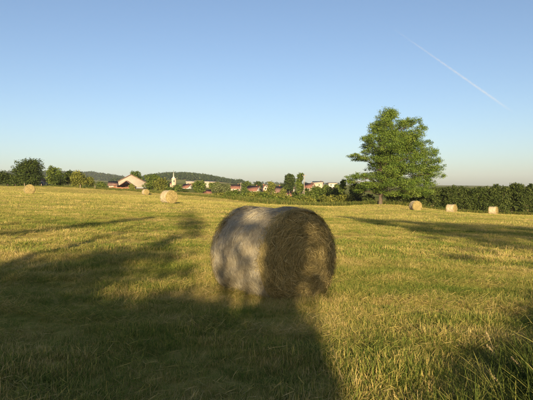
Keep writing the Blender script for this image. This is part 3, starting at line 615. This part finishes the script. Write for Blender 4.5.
def bale_parts(seed, ns, ne, w, rings, k=5):
    rng = np.random.default_rng(seed)
    # body: lathe from one end centre over the rim to the other
    prof = [(-BL / 2 - .05, .001), (-BL / 2 - .045, .25), (-BL / 2 - .02, .5), (-BL / 2 + .005, .64), (-BL / 2 + .05, .695)] + [(x, .732) for x in np.linspace(-BL / 2 + .09, BL / 2 - .09, 16)] + [(BL / 2 - .05, .695), (BL / 2 - .012, .62), (BL / 2 + .02, .5), (BL / 2 + .045, .25), (BL / 2 + .05, .001)]
    nt_ = 72; th = np.linspace(0, 2 * math.pi, nt_, endpoint=False); V = []
    for x, r in prof:
        rr = (r + lump(th, x) * (r / .73)) * BR / .735; V.append(np.stack([np.full(nt_, x), rr * np.cos(th), rr * np.sin(th)], -1))
    V = np.array(V); i, j = np.meshgrid(np.arange(len(prof) - 1), np.arange(nt_), indexing='ij'); j2 = (j + 1) % nt_
    q = np.stack([i * nt_ + j, i * nt_ + j2, (i + 1) * nt_ + j2, (i + 1) * nt_ + j], -1).reshape(-1, 4)
    body = mesh_np('body', deform(V.reshape(-1, 3)), [q], M['core_side'], smooth=True)
    body.materials.append(M['core']); mi = ((q // nt_).max(1) <= 5) | ((q // nt_).min(1) >= len(prof) - 6); body.polygons.foreach_set('material_index', mi.astype(np.int32))
    # wrapped side: stems lying round the circumference
    t = np.linspace(-.5, .5, k)[None]; n = ns
    th0 = rng.uniform(0, 2 * math.pi, n)[:, None]; x0 = rng.uniform(-BL / 2 + .05, BL / 2 - .10, n)[:, None]; ln = rng.uniform(.03, .13, n)[:, None]; an = rng.normal(0, .55, n)[:, None]; bend = rng.normal(0, .02, n)[:, None]
    x = x0 + t * ln * np.sin(an) + bend * (4 * t * t - .5); x = np.clip(x, -BL / 2 + .02, BL / 2 - .045); thp = th0 + t * ln * np.cos(an) / BR
    lift = rng.gamma(1.2, .003, n)[:, None] + rng.gamma(.5, .004, n)[:, None] * np.abs(2 * t) ** 2
    r = BR + lump(thp, x) + .002 + lift
    P = np.stack([x, r * np.cos(thp), r * np.sin(thp)], -1); Wd = np.stack([np.cos(an) + 0 * t, -np.sin(an) * -np.sin(thp), -np.sin(an) * np.cos(thp)], -1)
    tw = rng.normal(0, .5, n)[:, None]; Nn = np.stack([0 * thp, np.cos(thp), np.sin(thp)], -1); Wd = Wd * np.cos(tw)[..., None] + Nn * np.sin(tw)[..., None]
    Vv, qq, vv = strips(deform(P), Wd, np.clip(.5 + .3 * rng.normal(size=n), 0, 1), w * rng.uniform(.5, 1.3, n)); side = mesh_np('wrapped_hay', Vv, [qq], M['side_hay'], {'v': vv})
    # both ends: matted stems swirling about the axis, plus a shaggy rim
    outs = []
    for s in (1, -1):
        n = ne if s > 0 else ne // 2
        rho = BR * np.sqrt(rng.uniform(.0, 1.0, n)); phi = rng.uniform(0, 2 * math.pi, n); di = phi + math.pi / 2 + rng.normal(0, .55, n); ln = rng.uniform(.05, .24, n); cur = (1 / np.maximum(rho, .2)) * rng.normal(.6, .5, n)
        sgn = t * ln[:, None]; ang = di[:, None] + sgn * cur[:, None] * .5
        y = rho[:, None] * np.cos(phi)[:, None] + sgn * np.cos(ang); z = rho[:, None] * np.sin(phi)[:, None] + sgn * np.sin(ang)
        rr = np.hypot(y, z); over = np.maximum(rr - BR * .985, 0); f = np.where(rr > BR * 1.0, (BR * 1.0 + over * .35) / np.maximum(rr, 1e-6), 1); y *= f; z *= f; rr = np.minimum(rr, BR * 1.03)
        bul = .075 * (1 - (rr / BR) ** 2) - .13 * np.clip((rr / BR - .80) / .20, 0, 1.2) ** 2
        lift = rng.gamma(1.3, .016, n)[:, None] + rng.gamma(.6, .022, n)[:, None] * np.abs(2 * t) ** 2
        x = s * (BL / 2 + bul + lift - over * .8)
        P = np.stack([x, y, z], -1); T = np.gradient(P, axis=1); T /= np.linalg.norm(T, axis=2, keepdims=True) + 1e-9
        Nn = np.array([1., 0, 0]) * s + rng.normal(0, .5, (n, 1, 3)); Wd = np.cross(T, Nn); Wd /= np.linalg.norm(Wd, axis=2, keepdims=True) + 1e-9
        outs.append((P, Wd, np.clip(.40 + .26 * rng.normal(size=n), 0, 1), w * rng.uniform(.6, 1.9, n)))
        n2 = n // 3; thr = rng.uniform(0, 2 * math.pi, n2)[:, None]; ln = rng.uniform(.05, .22, n2)[:, None]; an = rng.normal(0, .7, n2)[:, None]   # rim
        xx = (BL / 2 - .05 + rng.normal(0, .035, n2)[:, None] + t * ln * np.sin(an)); thp = thr + t * ln * np.cos(an) / BR
        rad_ = BR - .012 - .25 * np.maximum(xx - BL / 2 + .03, 0) + rng.gamma(1.1, .009, n2)[:, None] + rng.gamma(.5, .02, n2)[:, None] * np.abs(2 * t) ** 2
        P = np.stack([s * xx, rad_ * np.cos(thp), rad_ * np.sin(thp)], -1); T = np.gradient(P, axis=1); T /= np.linalg.norm(T, axis=2, keepdims=True) + 1e-9
        Nn = np.stack([0 * thp + .5 * s, np.cos(thp), np.sin(thp)], -1) + rng.normal(0, .4, (n2, 1, 3)); Wd = np.cross(T, Nn); Wd /= np.linalg.norm(Wd, axis=2, keepdims=True) + 1e-9
        outs.append((P, Wd, np.clip(.40 + .22 * rng.normal(size=n2), 0, 1), w * rng.uniform(.5, 1.4, n2)))
    P = np.concatenate([o[0] for o in outs]); Wd = np.concatenate([o[1] for o in outs]); v = np.concatenate([o[2] for o in outs]); ww = np.concatenate([o[3] for o in outs])
    Vv, qq, vv = strips(deform(P), Wd, v, ww); end = mesh_np('end_hay', Vv, [qq], M['end_hay'], {'v': vv})
    net = None
    if rings:
        xs = np.linspace(-BL / 2 + .05, BL / 2 - .10, rings); th = np.linspace(0, 2 * math.pi, 97)[None]; zz = .5 * (xs[1] - xs[0]) * np.sign(np.sin(48 * th)) * .0
        x = xs[:, None] + .004 * np.sin(6 * th + xs[:, None] * 40) + zz; r = BR + lump(th, x) + .009
        P = np.stack([x, r * np.cos(th + 0 * x), r * np.sin(th + 0 * x)], -1); Wd = np.zeros_like(P); Wd[..., 0] = 1
        x2 = xs[:-1, None] + (xs[1] - xs[0]) * (np.arange(97) % 2)[None]; r2 = BR + lump(th, x2) + .008; P2 = np.stack([x2, r2 * np.cos(th + 0 * x2), r2 * np.sin(th + 0 * x2)], -1)
        W2 = np.zeros_like(P2); W2[..., 1] = -np.sin(th); W2[..., 2] = np.cos(th); W2[..., 0] = .6
        Va, qa, _ = strips(deform(P), Wd, np.zeros(len(P)), np.full(len(P), .0022)); Vb, qb, _ = strips(deform(P2), W2, np.zeros(len(P2)), np.full(len(P2), .0016))
        net = mesh_np('net_wrap', np.vstack([Va, Vb]), [qa, qb + len(Va)], M['net'])
    return body, side, end, net
near_parts = bale_parts(41, 26000, 15000, .0040, 42)
far_parts = bale_parts(42, 2600, 2000, .013, 0, 3)
def bale(label, x, y, rz, scale=1.0, near=False, tilt=0.0):
    g = gz(x, y); r = thing('hay_bale', label, 'hay bale', (x, y, g - (.035 if near else 0)), rz, 'round hay bales in the meadow'); r.scale = (scale,) * 3
    body, side, end, net = near_parts if near else far_parts; up = .925 * BR
    for nm, me in (('body', body), ('wrapped_hay', side), ('end_hay', end), ('net_wrap', net)):
        if me is None: continue
        o = add(nm, me, r, (0, 0, up)); o.rotation_euler[1] = 0
        if nm != 'body': o['kind'] = 'stuff'
    return r
nb_ = bale('large near round hay bale with a shaggy dark end, half in shade', .09, 8.26, rad(-50), .975, True)
FB = [('round hay bale far left in front of the largest left tree', 29.6, 82, -62), ('round hay bale left of the near bale, below the church', 168.8, 60, -48), ('tiny round hay bale in front of the barn right corner', 145.6, 138, -50),
      ('round hay bale seen nearly end-on right of the oak trunk', 415.5, 80, -82), ('round hay bale before the hedge, middle of the three right-hand bales', 451.5, 92, -40), ('rightmost round hay bale before the hedge', 493.2, 100, -34)]
for lab, px, d, rz in FB: bale(lab, (px - HX) / F * d, d, rad(rz), 1.03)

# ------------------------------------------------------------------ grass
def grassmat(name, cols, patch):
    m, N, L, b = newmat(name); N.remove(b); out = N['Material Output']; a = N.new('ShaderNodeAttribute'); a.attribute_name = 'v'; g = N.new('ShaderNodeNewGeometry')
    mp = N.new('ShaderNodeMapping'); mp.inputs['Rotation'].default_value = (0, 0, rad(-9)); mp.inputs['Scale'].default_value = (.10, .75, 1); L.new(g.outputs['Position'], mp.inputs[0])
    n1 = noise(N, L, 1.0, 5, mp.outputs[0]); n2 = noise(N, L, 1.3, 4, g.outputs['Position'])
    s = N.new('ShaderNodeMath'); s.operation = 'ADD'; L.new(n1.outputs[0], s.inputs[0]); L.new(n2.outputs[0], s.inputs[1])
    k = N.new('ShaderNodeMath'); k.operation = 'MULTIPLY_ADD'; n3 = noise(N, L, .22, 3, g.outputs['Position']); s3 = N.new('ShaderNodeMath'); s3.operation = 'ADD'; L.new(s.outputs[0], s3.inputs[0]); L.new(n3.outputs[0], s3.inputs[1])
    k.inputs[1].default_value = patch; k.inputs[2].default_value = -patch * 1.57; L.new(s3.outputs[0], k.inputs[0])
    ad = N.new('ShaderNodeMath'); ad.operation = 'ADD'; ad.use_clamp = True; L.new(a.outputs['Fac'], ad.inputs[0]); L.new(k.outputs[0], ad.inputs[1])
    r = ramp(N, [(i / (len(cols) - 1), c) for i, c in enumerate(cols)]); L.new(ad.outputs[0], r.inputs[0])
    d = N.new('ShaderNodeBsdfDiffuse'); t = N.new('ShaderNodeBsdfTranslucent'); mx = N.new('ShaderNodeMixShader'); mx.inputs[0].default_value = .36
    L.new(r.outputs[0], d.inputs[0]); L.new(r.outputs[0], t.inputs[0]); L.new(d.outputs[0], mx.inputs[1]); L.new(t.outputs[0], mx.inputs[2]); L.new(mx.outputs[0], out.inputs['Surface'])
    return m
M['grass'] = grassmat('mown_grass', [(.11, .165, .034), (.20, .235, .05), (.33, .31, .082), (.49, .375, .14), (.61, .49, .23)], 1.2)
M['tall'] = grassmat('tall_grass', [(.055, .085, .02), (.10, .13, .03), (.17, .18, .045), (.32, .28, .10)], .3)
M['seed'] = plain('seed_head', (.30, .245, .13), .25, 30)
def tuft(n, h, spread, lean, w, k, straw, rng, mat, droop=.35):
    th = rng.uniform(0, 2 * math.pi, n); rr = spread * np.sqrt(rng.random(n)); az = th + rng.normal(0, .9, n); H_ = h * rng.uniform(.45, 1.25, n); le = np.abs(rng.normal(lean, lean * .5, n)) * H_
    t = np.linspace(0, 1, k)[None]; d = np.stack([np.cos(az), np.sin(az)], -1)
    x = (rr * np.cos(th))[:, None] + d[:, :1] * le[:, None] * t ** 1.6; y = (rr * np.sin(th))[:, None] + d[:, 1:] * le[:, None] * t ** 1.6
    z = H_[:, None] * (t - droop * np.minimum(le / H_, 1.4)[:, None] * t * t) - .01
    P = np.stack([x, y, np.maximum(z, -.01)], -1); wa = az + math.pi / 2 + rng.normal(0, .5, n); Wd = np.repeat(np.stack([np.cos(wa), np.sin(wa), 0 * wa], -1)[:, None], k, 1)
    v = np.where(rng.random(n) < straw, rng.uniform(.5, .95, n), rng.uniform(.0, .4, n))
    V, q, vv = strips(P, Wd, v, w * rng.uniform(.6, 1.4, n)); return mesh_np('tuft', V, [q], mat, {'v': vv})
def litter(n, ln, spread, w, k, rng, mat):
    """cut stems lying on the sward"""
    c = rng.normal(0, spread, (n, 2)); az = rng.normal(0, .5, n) + np.where(rng.random(n) < .25, rng.uniform(0, 6.28, n), 0); l = ln * rng.uniform(.4, 1.3, n); t = np.linspace(-.5, .5, k)[None]; bend = rng.normal(0, .25, n)[:, None]
    x = c[:, :1] + t * (l * np.cos(az))[:, None] - bend * l[:, None] * (t * t) * np.sin(az)[:, None]; y = c[:, 1:] + t * (l * np.sin(az))[:, None] + bend * l[:, None] * (t * t) * np.cos(az)[:, None]
    z = rng.uniform(.02, .075, n)[:, None] + rng.normal(0, .05, n)[:, None] * t
    P = np.stack([x, y, np.maximum(z, .01)], -1); Wd = np.repeat(np.stack([-np.sin(az), np.cos(az), rng.normal(0, .6, n)], -1)[:, None], k, 1)
    V, q, vv = strips(P, Wd, np.clip(rng.normal(.52, .22, n), 0, 1), w * rng.uniform(.6, 1.4, n)); return mesh_np('litter', V, [q], mat, {'v': vv})
EDGE = np.array([(-30, 166), (60, 158), (100, 152), (150, 146), (200, 131), (235, 124), (250, 121), (300, 118), (345, 115), (380, 113.5), (440, 112), (545, 109)], float)
def wedge(n, r0, r1, half, rng):
    r = np.sqrt(rng.uniform(r0 * r0, r1 * r1, n)); a = rng.uniform(-half, half, n); return r * np.sin(a), r * np.cos(a)
def sward(name, label, r0, r1, dens, protos, smin, smax, seed, lay):
    rng = np.random.default_rng(seed); half = rad(41); n = int(dens * half * (r1 * r1 - r0 * r0)); x, y = wedge(n, r0, r1, half, rng)
    u, v_ = (x - .09), (y - 8.26); ca, sa = math.cos(rad(-50)), math.sin(rad(-50)); lx, ly = u * ca + v_ * sa, -u * sa + v_ * ca
    keep = ~((np.abs(lx) < BL / 2 - .02) & (np.abs(ly) < .42)); keep &= np.hypot(x, y) > r0
    keep &= y < np.interp(HX + F * x / y, EDGE[:, 0], EDGE[:, 1]) + 1.5
    x, y = x[keep], y[keep]; n = len(x)
    ni = len(protos) - lay; row = (y + .16 * x + .25 * np.sin(.5 * x) + .12 * np.sin(1.7 * x + y)) / 2.3; ph = (row - np.floor(row) - .5) * 2.3; lie = rng.random(n) < (.08 + .42 * np.exp(-(ph / .22) ** 2))
    if lay:
        x, y = np.concatenate([x, x[lie] + .03]), np.concatenate([y, y[lie] + .03]); lie = np.concatenate([np.zeros(n, bool), np.ones(int(lie.sum()), bool)]); n = len(x)
    else: lie = np.zeros(n, bool)
    idx = np.where(lie, ni + rng.integers(0, max(lay, 1), n), rng.integers(0, ni, n))
    # upright tufts thin and thick in patches
    pat = 1 + .35 * np.sin(2.1 * x + .7 * np.sin(1.3 * y)) * np.sin(1.7 * y + .5) + .2 * np.sin(.6 * y - .3 * x)
    s = rng.uniform(smin, smax, n) * np.where(lie, 1, pat); sc = np.stack([s, s, s * rng.uniform(.8, 1.2, n)], 1)
    rz = np.where(lie, rng.normal(rad(15), .45, n), rng.uniform(0, 6.28, n)); rot = np.stack([rng.normal(0, .08, n), rng.normal(0, .08, n), rz], 1)
    o = scatter(name, np.stack([x, y, ground(x, y)], 1), rot, sc, idx, protos); o['label'] = label; return o
rng = np.random.default_rng(51)
G = M['grass']
pn = [tuft(46, .060, .085, .5, .0029, 4, s, rng, G) for s in (.3, .42, .55, .7)] + [tuft(36, .085, .07, .7, .0029, 4, .4, rng, G)] + [litter(28, .12, .10, .0024, 4, rng, G) for _ in range(3)]
sward('mown_grass', 'mown grass and cut stems in the foreground', 1.4, 13, 250, pn, .7, 1.25, 52, 3)
pm = [tuft(32, .08, .13, .5, .007, 3, s, rng, G) for s in (.3, .45, .6, .75)] + [litter(24, .18, .15, .005, 3, rng, G) for _ in range(2)]
sward('meadow_grass', 'mown grass across the middle of the meadow', 13, 36, 34, pm, .8, 1.3, 53, 2)
pf = [tuft(22, .10, .30, .5, .022, 2, s, rng, G) for s in (.3, .5, .65, .8)]
sward('distant_grass', 'mown grass over the far part of the meadow', 36, 84, 6.0, pf, .8, 1.25, 54, 0)
pg_ = [tuft(22, .11, .55, .5, .045, 2, s, rng, G) for s in (.3, .5, .65, .8)]
sward('farthest_grass', 'mown grass along the far side of the meadow', 84, 185, 2.2, pg_, .8, 1.25, 55, 0)
# taller grass in the lower right corner
def tallgrass():
    rng = np.random.default_rng(61); T = M['tall']; pr = [tuft(26, h, .07, .55, .0055, 6, s, rng, T, .3) for h, s in ((.34, .1), (.42, .2), (.50, .15), (.28, .3))]
    n = 1500; x = rng.uniform(1.0, 5.2, n); y = rng.uniform(2.6, 7.6, n); edge = 1.3 + (y - 4.1) * .80; q = (x - edge); keep = rng.random(n) < np.clip(q * 1.2 + .12, 0, 1); x, y, q = x[keep], y[keep], q[keep]; n = len(x)
    s = rng.uniform(.7, 1.1, n) * np.clip(.45 + q * .5, .35, 1.0); rot = np.stack([rng.normal(0, .12, n), rng.normal(-.05, .12, n), rng.uniform(0, 6.28, n)], 1)
    o = scatter('tall_grass', np.stack([x, y, ground(x, y)], 1), rot, np.stack([s, s, s], 1), rng.integers(0, 4, n), pr); o['label'] = 'taller uncut green grass in the lower right corner'
    # rank weeds along the far field edge
    E = EDGE
    pw = [tuft(30, .8, .35, .5, .05, 4, s, rng, M['tall'], .3) for s in (.25, .45, .6)]
    n = 5200; px = rng.uniform(-10, 545, n); y = np.interp(px, E[:, 0], E[:, 1]) + np.abs(rng.normal(0, 5, n)) + 1; x = (px - HX) / F * y
    s = rng.uniform(.5, 1.25, n) * np.where(px < 228, .55, 1.1) * np.where(px > 425, .7, 1); rot = np.stack([0 * s, 0 * s, rng.uniform(0, 6.28, n)], 1)
    o = scatter('edge_weeds', np.stack([x, y, ground(x, y)], 1), rot, np.stack([s, s, s], 1), rng.integers(0, 3, n), pw); o['label'] = 'rank grass and weeds along the far field edge'
tallgrass()
# single flowering stalks
def stalk(label, foot, tip, bow, head, rng):
    g = gz(foot[0], foot[1]); r = thing('grass_stalk', label, 'grass stalk', (foot[0], foot[1], g), 0, 'single flowering grass stalks')
    t = np.linspace(0, 1, 9)[:, None]; p1 = np.array(tip) - np.array([foot[0], foot[1], g]); P = p1 * t; P[:, 2] += np.sin(t[:, 0] * math.pi) * bow; P[0, 2] -= .03
    add('stem', tubes('stem', [(P, np.linspace(.0028, .0014, 9))], M['seed'], 5), r)
    if head:
        d = P[-1] - P[-2]; d /= np.linalg.norm(d); n = 90; s = rng.random(n); C = P[-1] - d * (s * head)[:, None] + rng.normal(size=(n, 3)) * .0035 * (1 + .5 * s[:, None]); nr = rng.normal(size=(n, 3)); nr /= np.linalg.norm(nr, axis=1, keepdims=True)
        V, q, _ = leaves(C, nr, .013, rng, .4); h = add('seed_head', mesh_np('seed_head', V, [q], M['seed']), r)
rng = np.random.default_rng(71)
def st(label, p0, p1, d, bow=.03, head=.09, lean=0.0):
    a, b = at(p0[0], p0[1], d), at(p1[0], p1[1], d - lean); stalk(label, (a.x, d), tuple(b), bow, head, rng)
st('pale grass stalk with a plume, highest of the lower right stalks', (499, 362), (486, 331.5), 4.9)
st('pale grass stalk with a plume just below the highest one', (506, 372), (486.5, 344.5), 4.6)
st('bright arching grass stalk near the right picture edge', (530, 395), (511, 357), 4.3)
st('leaning grass stalk with a broad feathery head at the bottom right', (515, 408), (488, 370.5), 3.9, .02, .16)
st('thin pale grass stem right of the near bale shadow', (345, 400), (327.5, 334), 4.2, .01, 0)

# ------------------------------------------------------------------ contrail high above
def contrail():
    m, N, L, b = newmat('contrail_ice'); N.remove(b); out = N['Material Output']
    d = N.new('ShaderNodeBsdfDiffuse'); d.inputs[0].default_value = (.9, .9, .92, 1); t = N.new('ShaderNodeBsdfTransparent'); mx = N.new('ShaderNodeMixShader')
    g = N.new('ShaderNodeNewGeometry'); n = noise(N, L, .0009, 3, g.outputs['Position']); a = N.new('ShaderNodeAttribute'); a.attribute_name = 'v'
    k = N.new('ShaderNodeMath'); k.operation = 'MULTIPLY'; L.new(n.outputs[0], k.inputs[0]); L.new(a.outputs['Fac'], k.inputs[1]); L.new(k.outputs[0], mx.inputs[0])
    L.new(t.outputs[0], mx.inputs[1]); L.new(d.outputs[0], mx.inputs[2]); L.new(mx.outputs[0], out.inputs['Surface'])
    Z = 9000.; a_, b_ = [np.array([(px - HX) / F, 1, (HORIZ - py) / F]) for px, py in ((389, 27), (513, 113))]; A = a_ * Z / a_[2]; B = b_ * Z / b_[2]
    k_ = 40; t_ = np.linspace(0, 1, k_)[:, None]; ax = A + (B - A) * t_; Vs, Qs, vs, off = [], [], [], 0; T = (B - A) / np.linalg.norm(B - A); U = np.array([0, 0, 1.]); Sd = np.cross(T, U)
    fade = np.clip(np.minimum(t_[:, 0] / .35, (1 - t_[:, 0]) / .4), 0, 1)
    for f in (1.0, .78, .56, .34):
        rad_ = (45 + 125 * t_[:, 0]) * f; th = np.linspace(0, 2 * math.pi, 16, endpoint=False)
        V = ax[:, None] + rad_[:, None, None] * (np.cos(th)[None, :, None] * Sd + np.sin(th)[None, :, None] * U); Vs.append(V.reshape(-1, 3))
        i, j = np.meshgrid(np.arange(k_ - 1), np.arange(16), indexing='ij'); j2 = (j + 1) % 16; Qs.append(np.stack([i * 16 + j, i * 16 + j2, (i + 1) * 16 + j2, (i + 1) * 16 + j], -1).reshape(-1, 4) + off); off += k_ * 16
        vs.append(np.repeat(fade * .052, 16))
    tag(add('contrail', mesh_np('contrail', np.vstack(Vs), [np.vstack(Qs)], m, {'v': np.concatenate(vs)}, smooth=True)), 'thin white aircraft vapour trail slanting across the blue sky', 'contrail')
contrail()

# ------------------------------------------------------------------ evening haze
def haze():
    m = MB(); m.box(-3900, 3900, -3900, 3900, -45, 125); mt = bpy.data.materials.new('haze_air'); mt.use_nodes = True; N, L = mt.node_tree.nodes, mt.node_tree.links
    N.remove(N['Principled BSDF']); v = N.new('ShaderNodeVolumePrincipled'); v.inputs['Color'].default_value = (.68, .74, 1, 1); v.inputs['Density'].default_value = .00007; v.inputs['Anisotropy'].default_value = 0.0
    L.new(v.outputs[0], N['Material Output'].inputs['Volume'])
    tag(m.build('haze', mt), 'thin pale evening haze over the valley', kind='stuff')
haze()
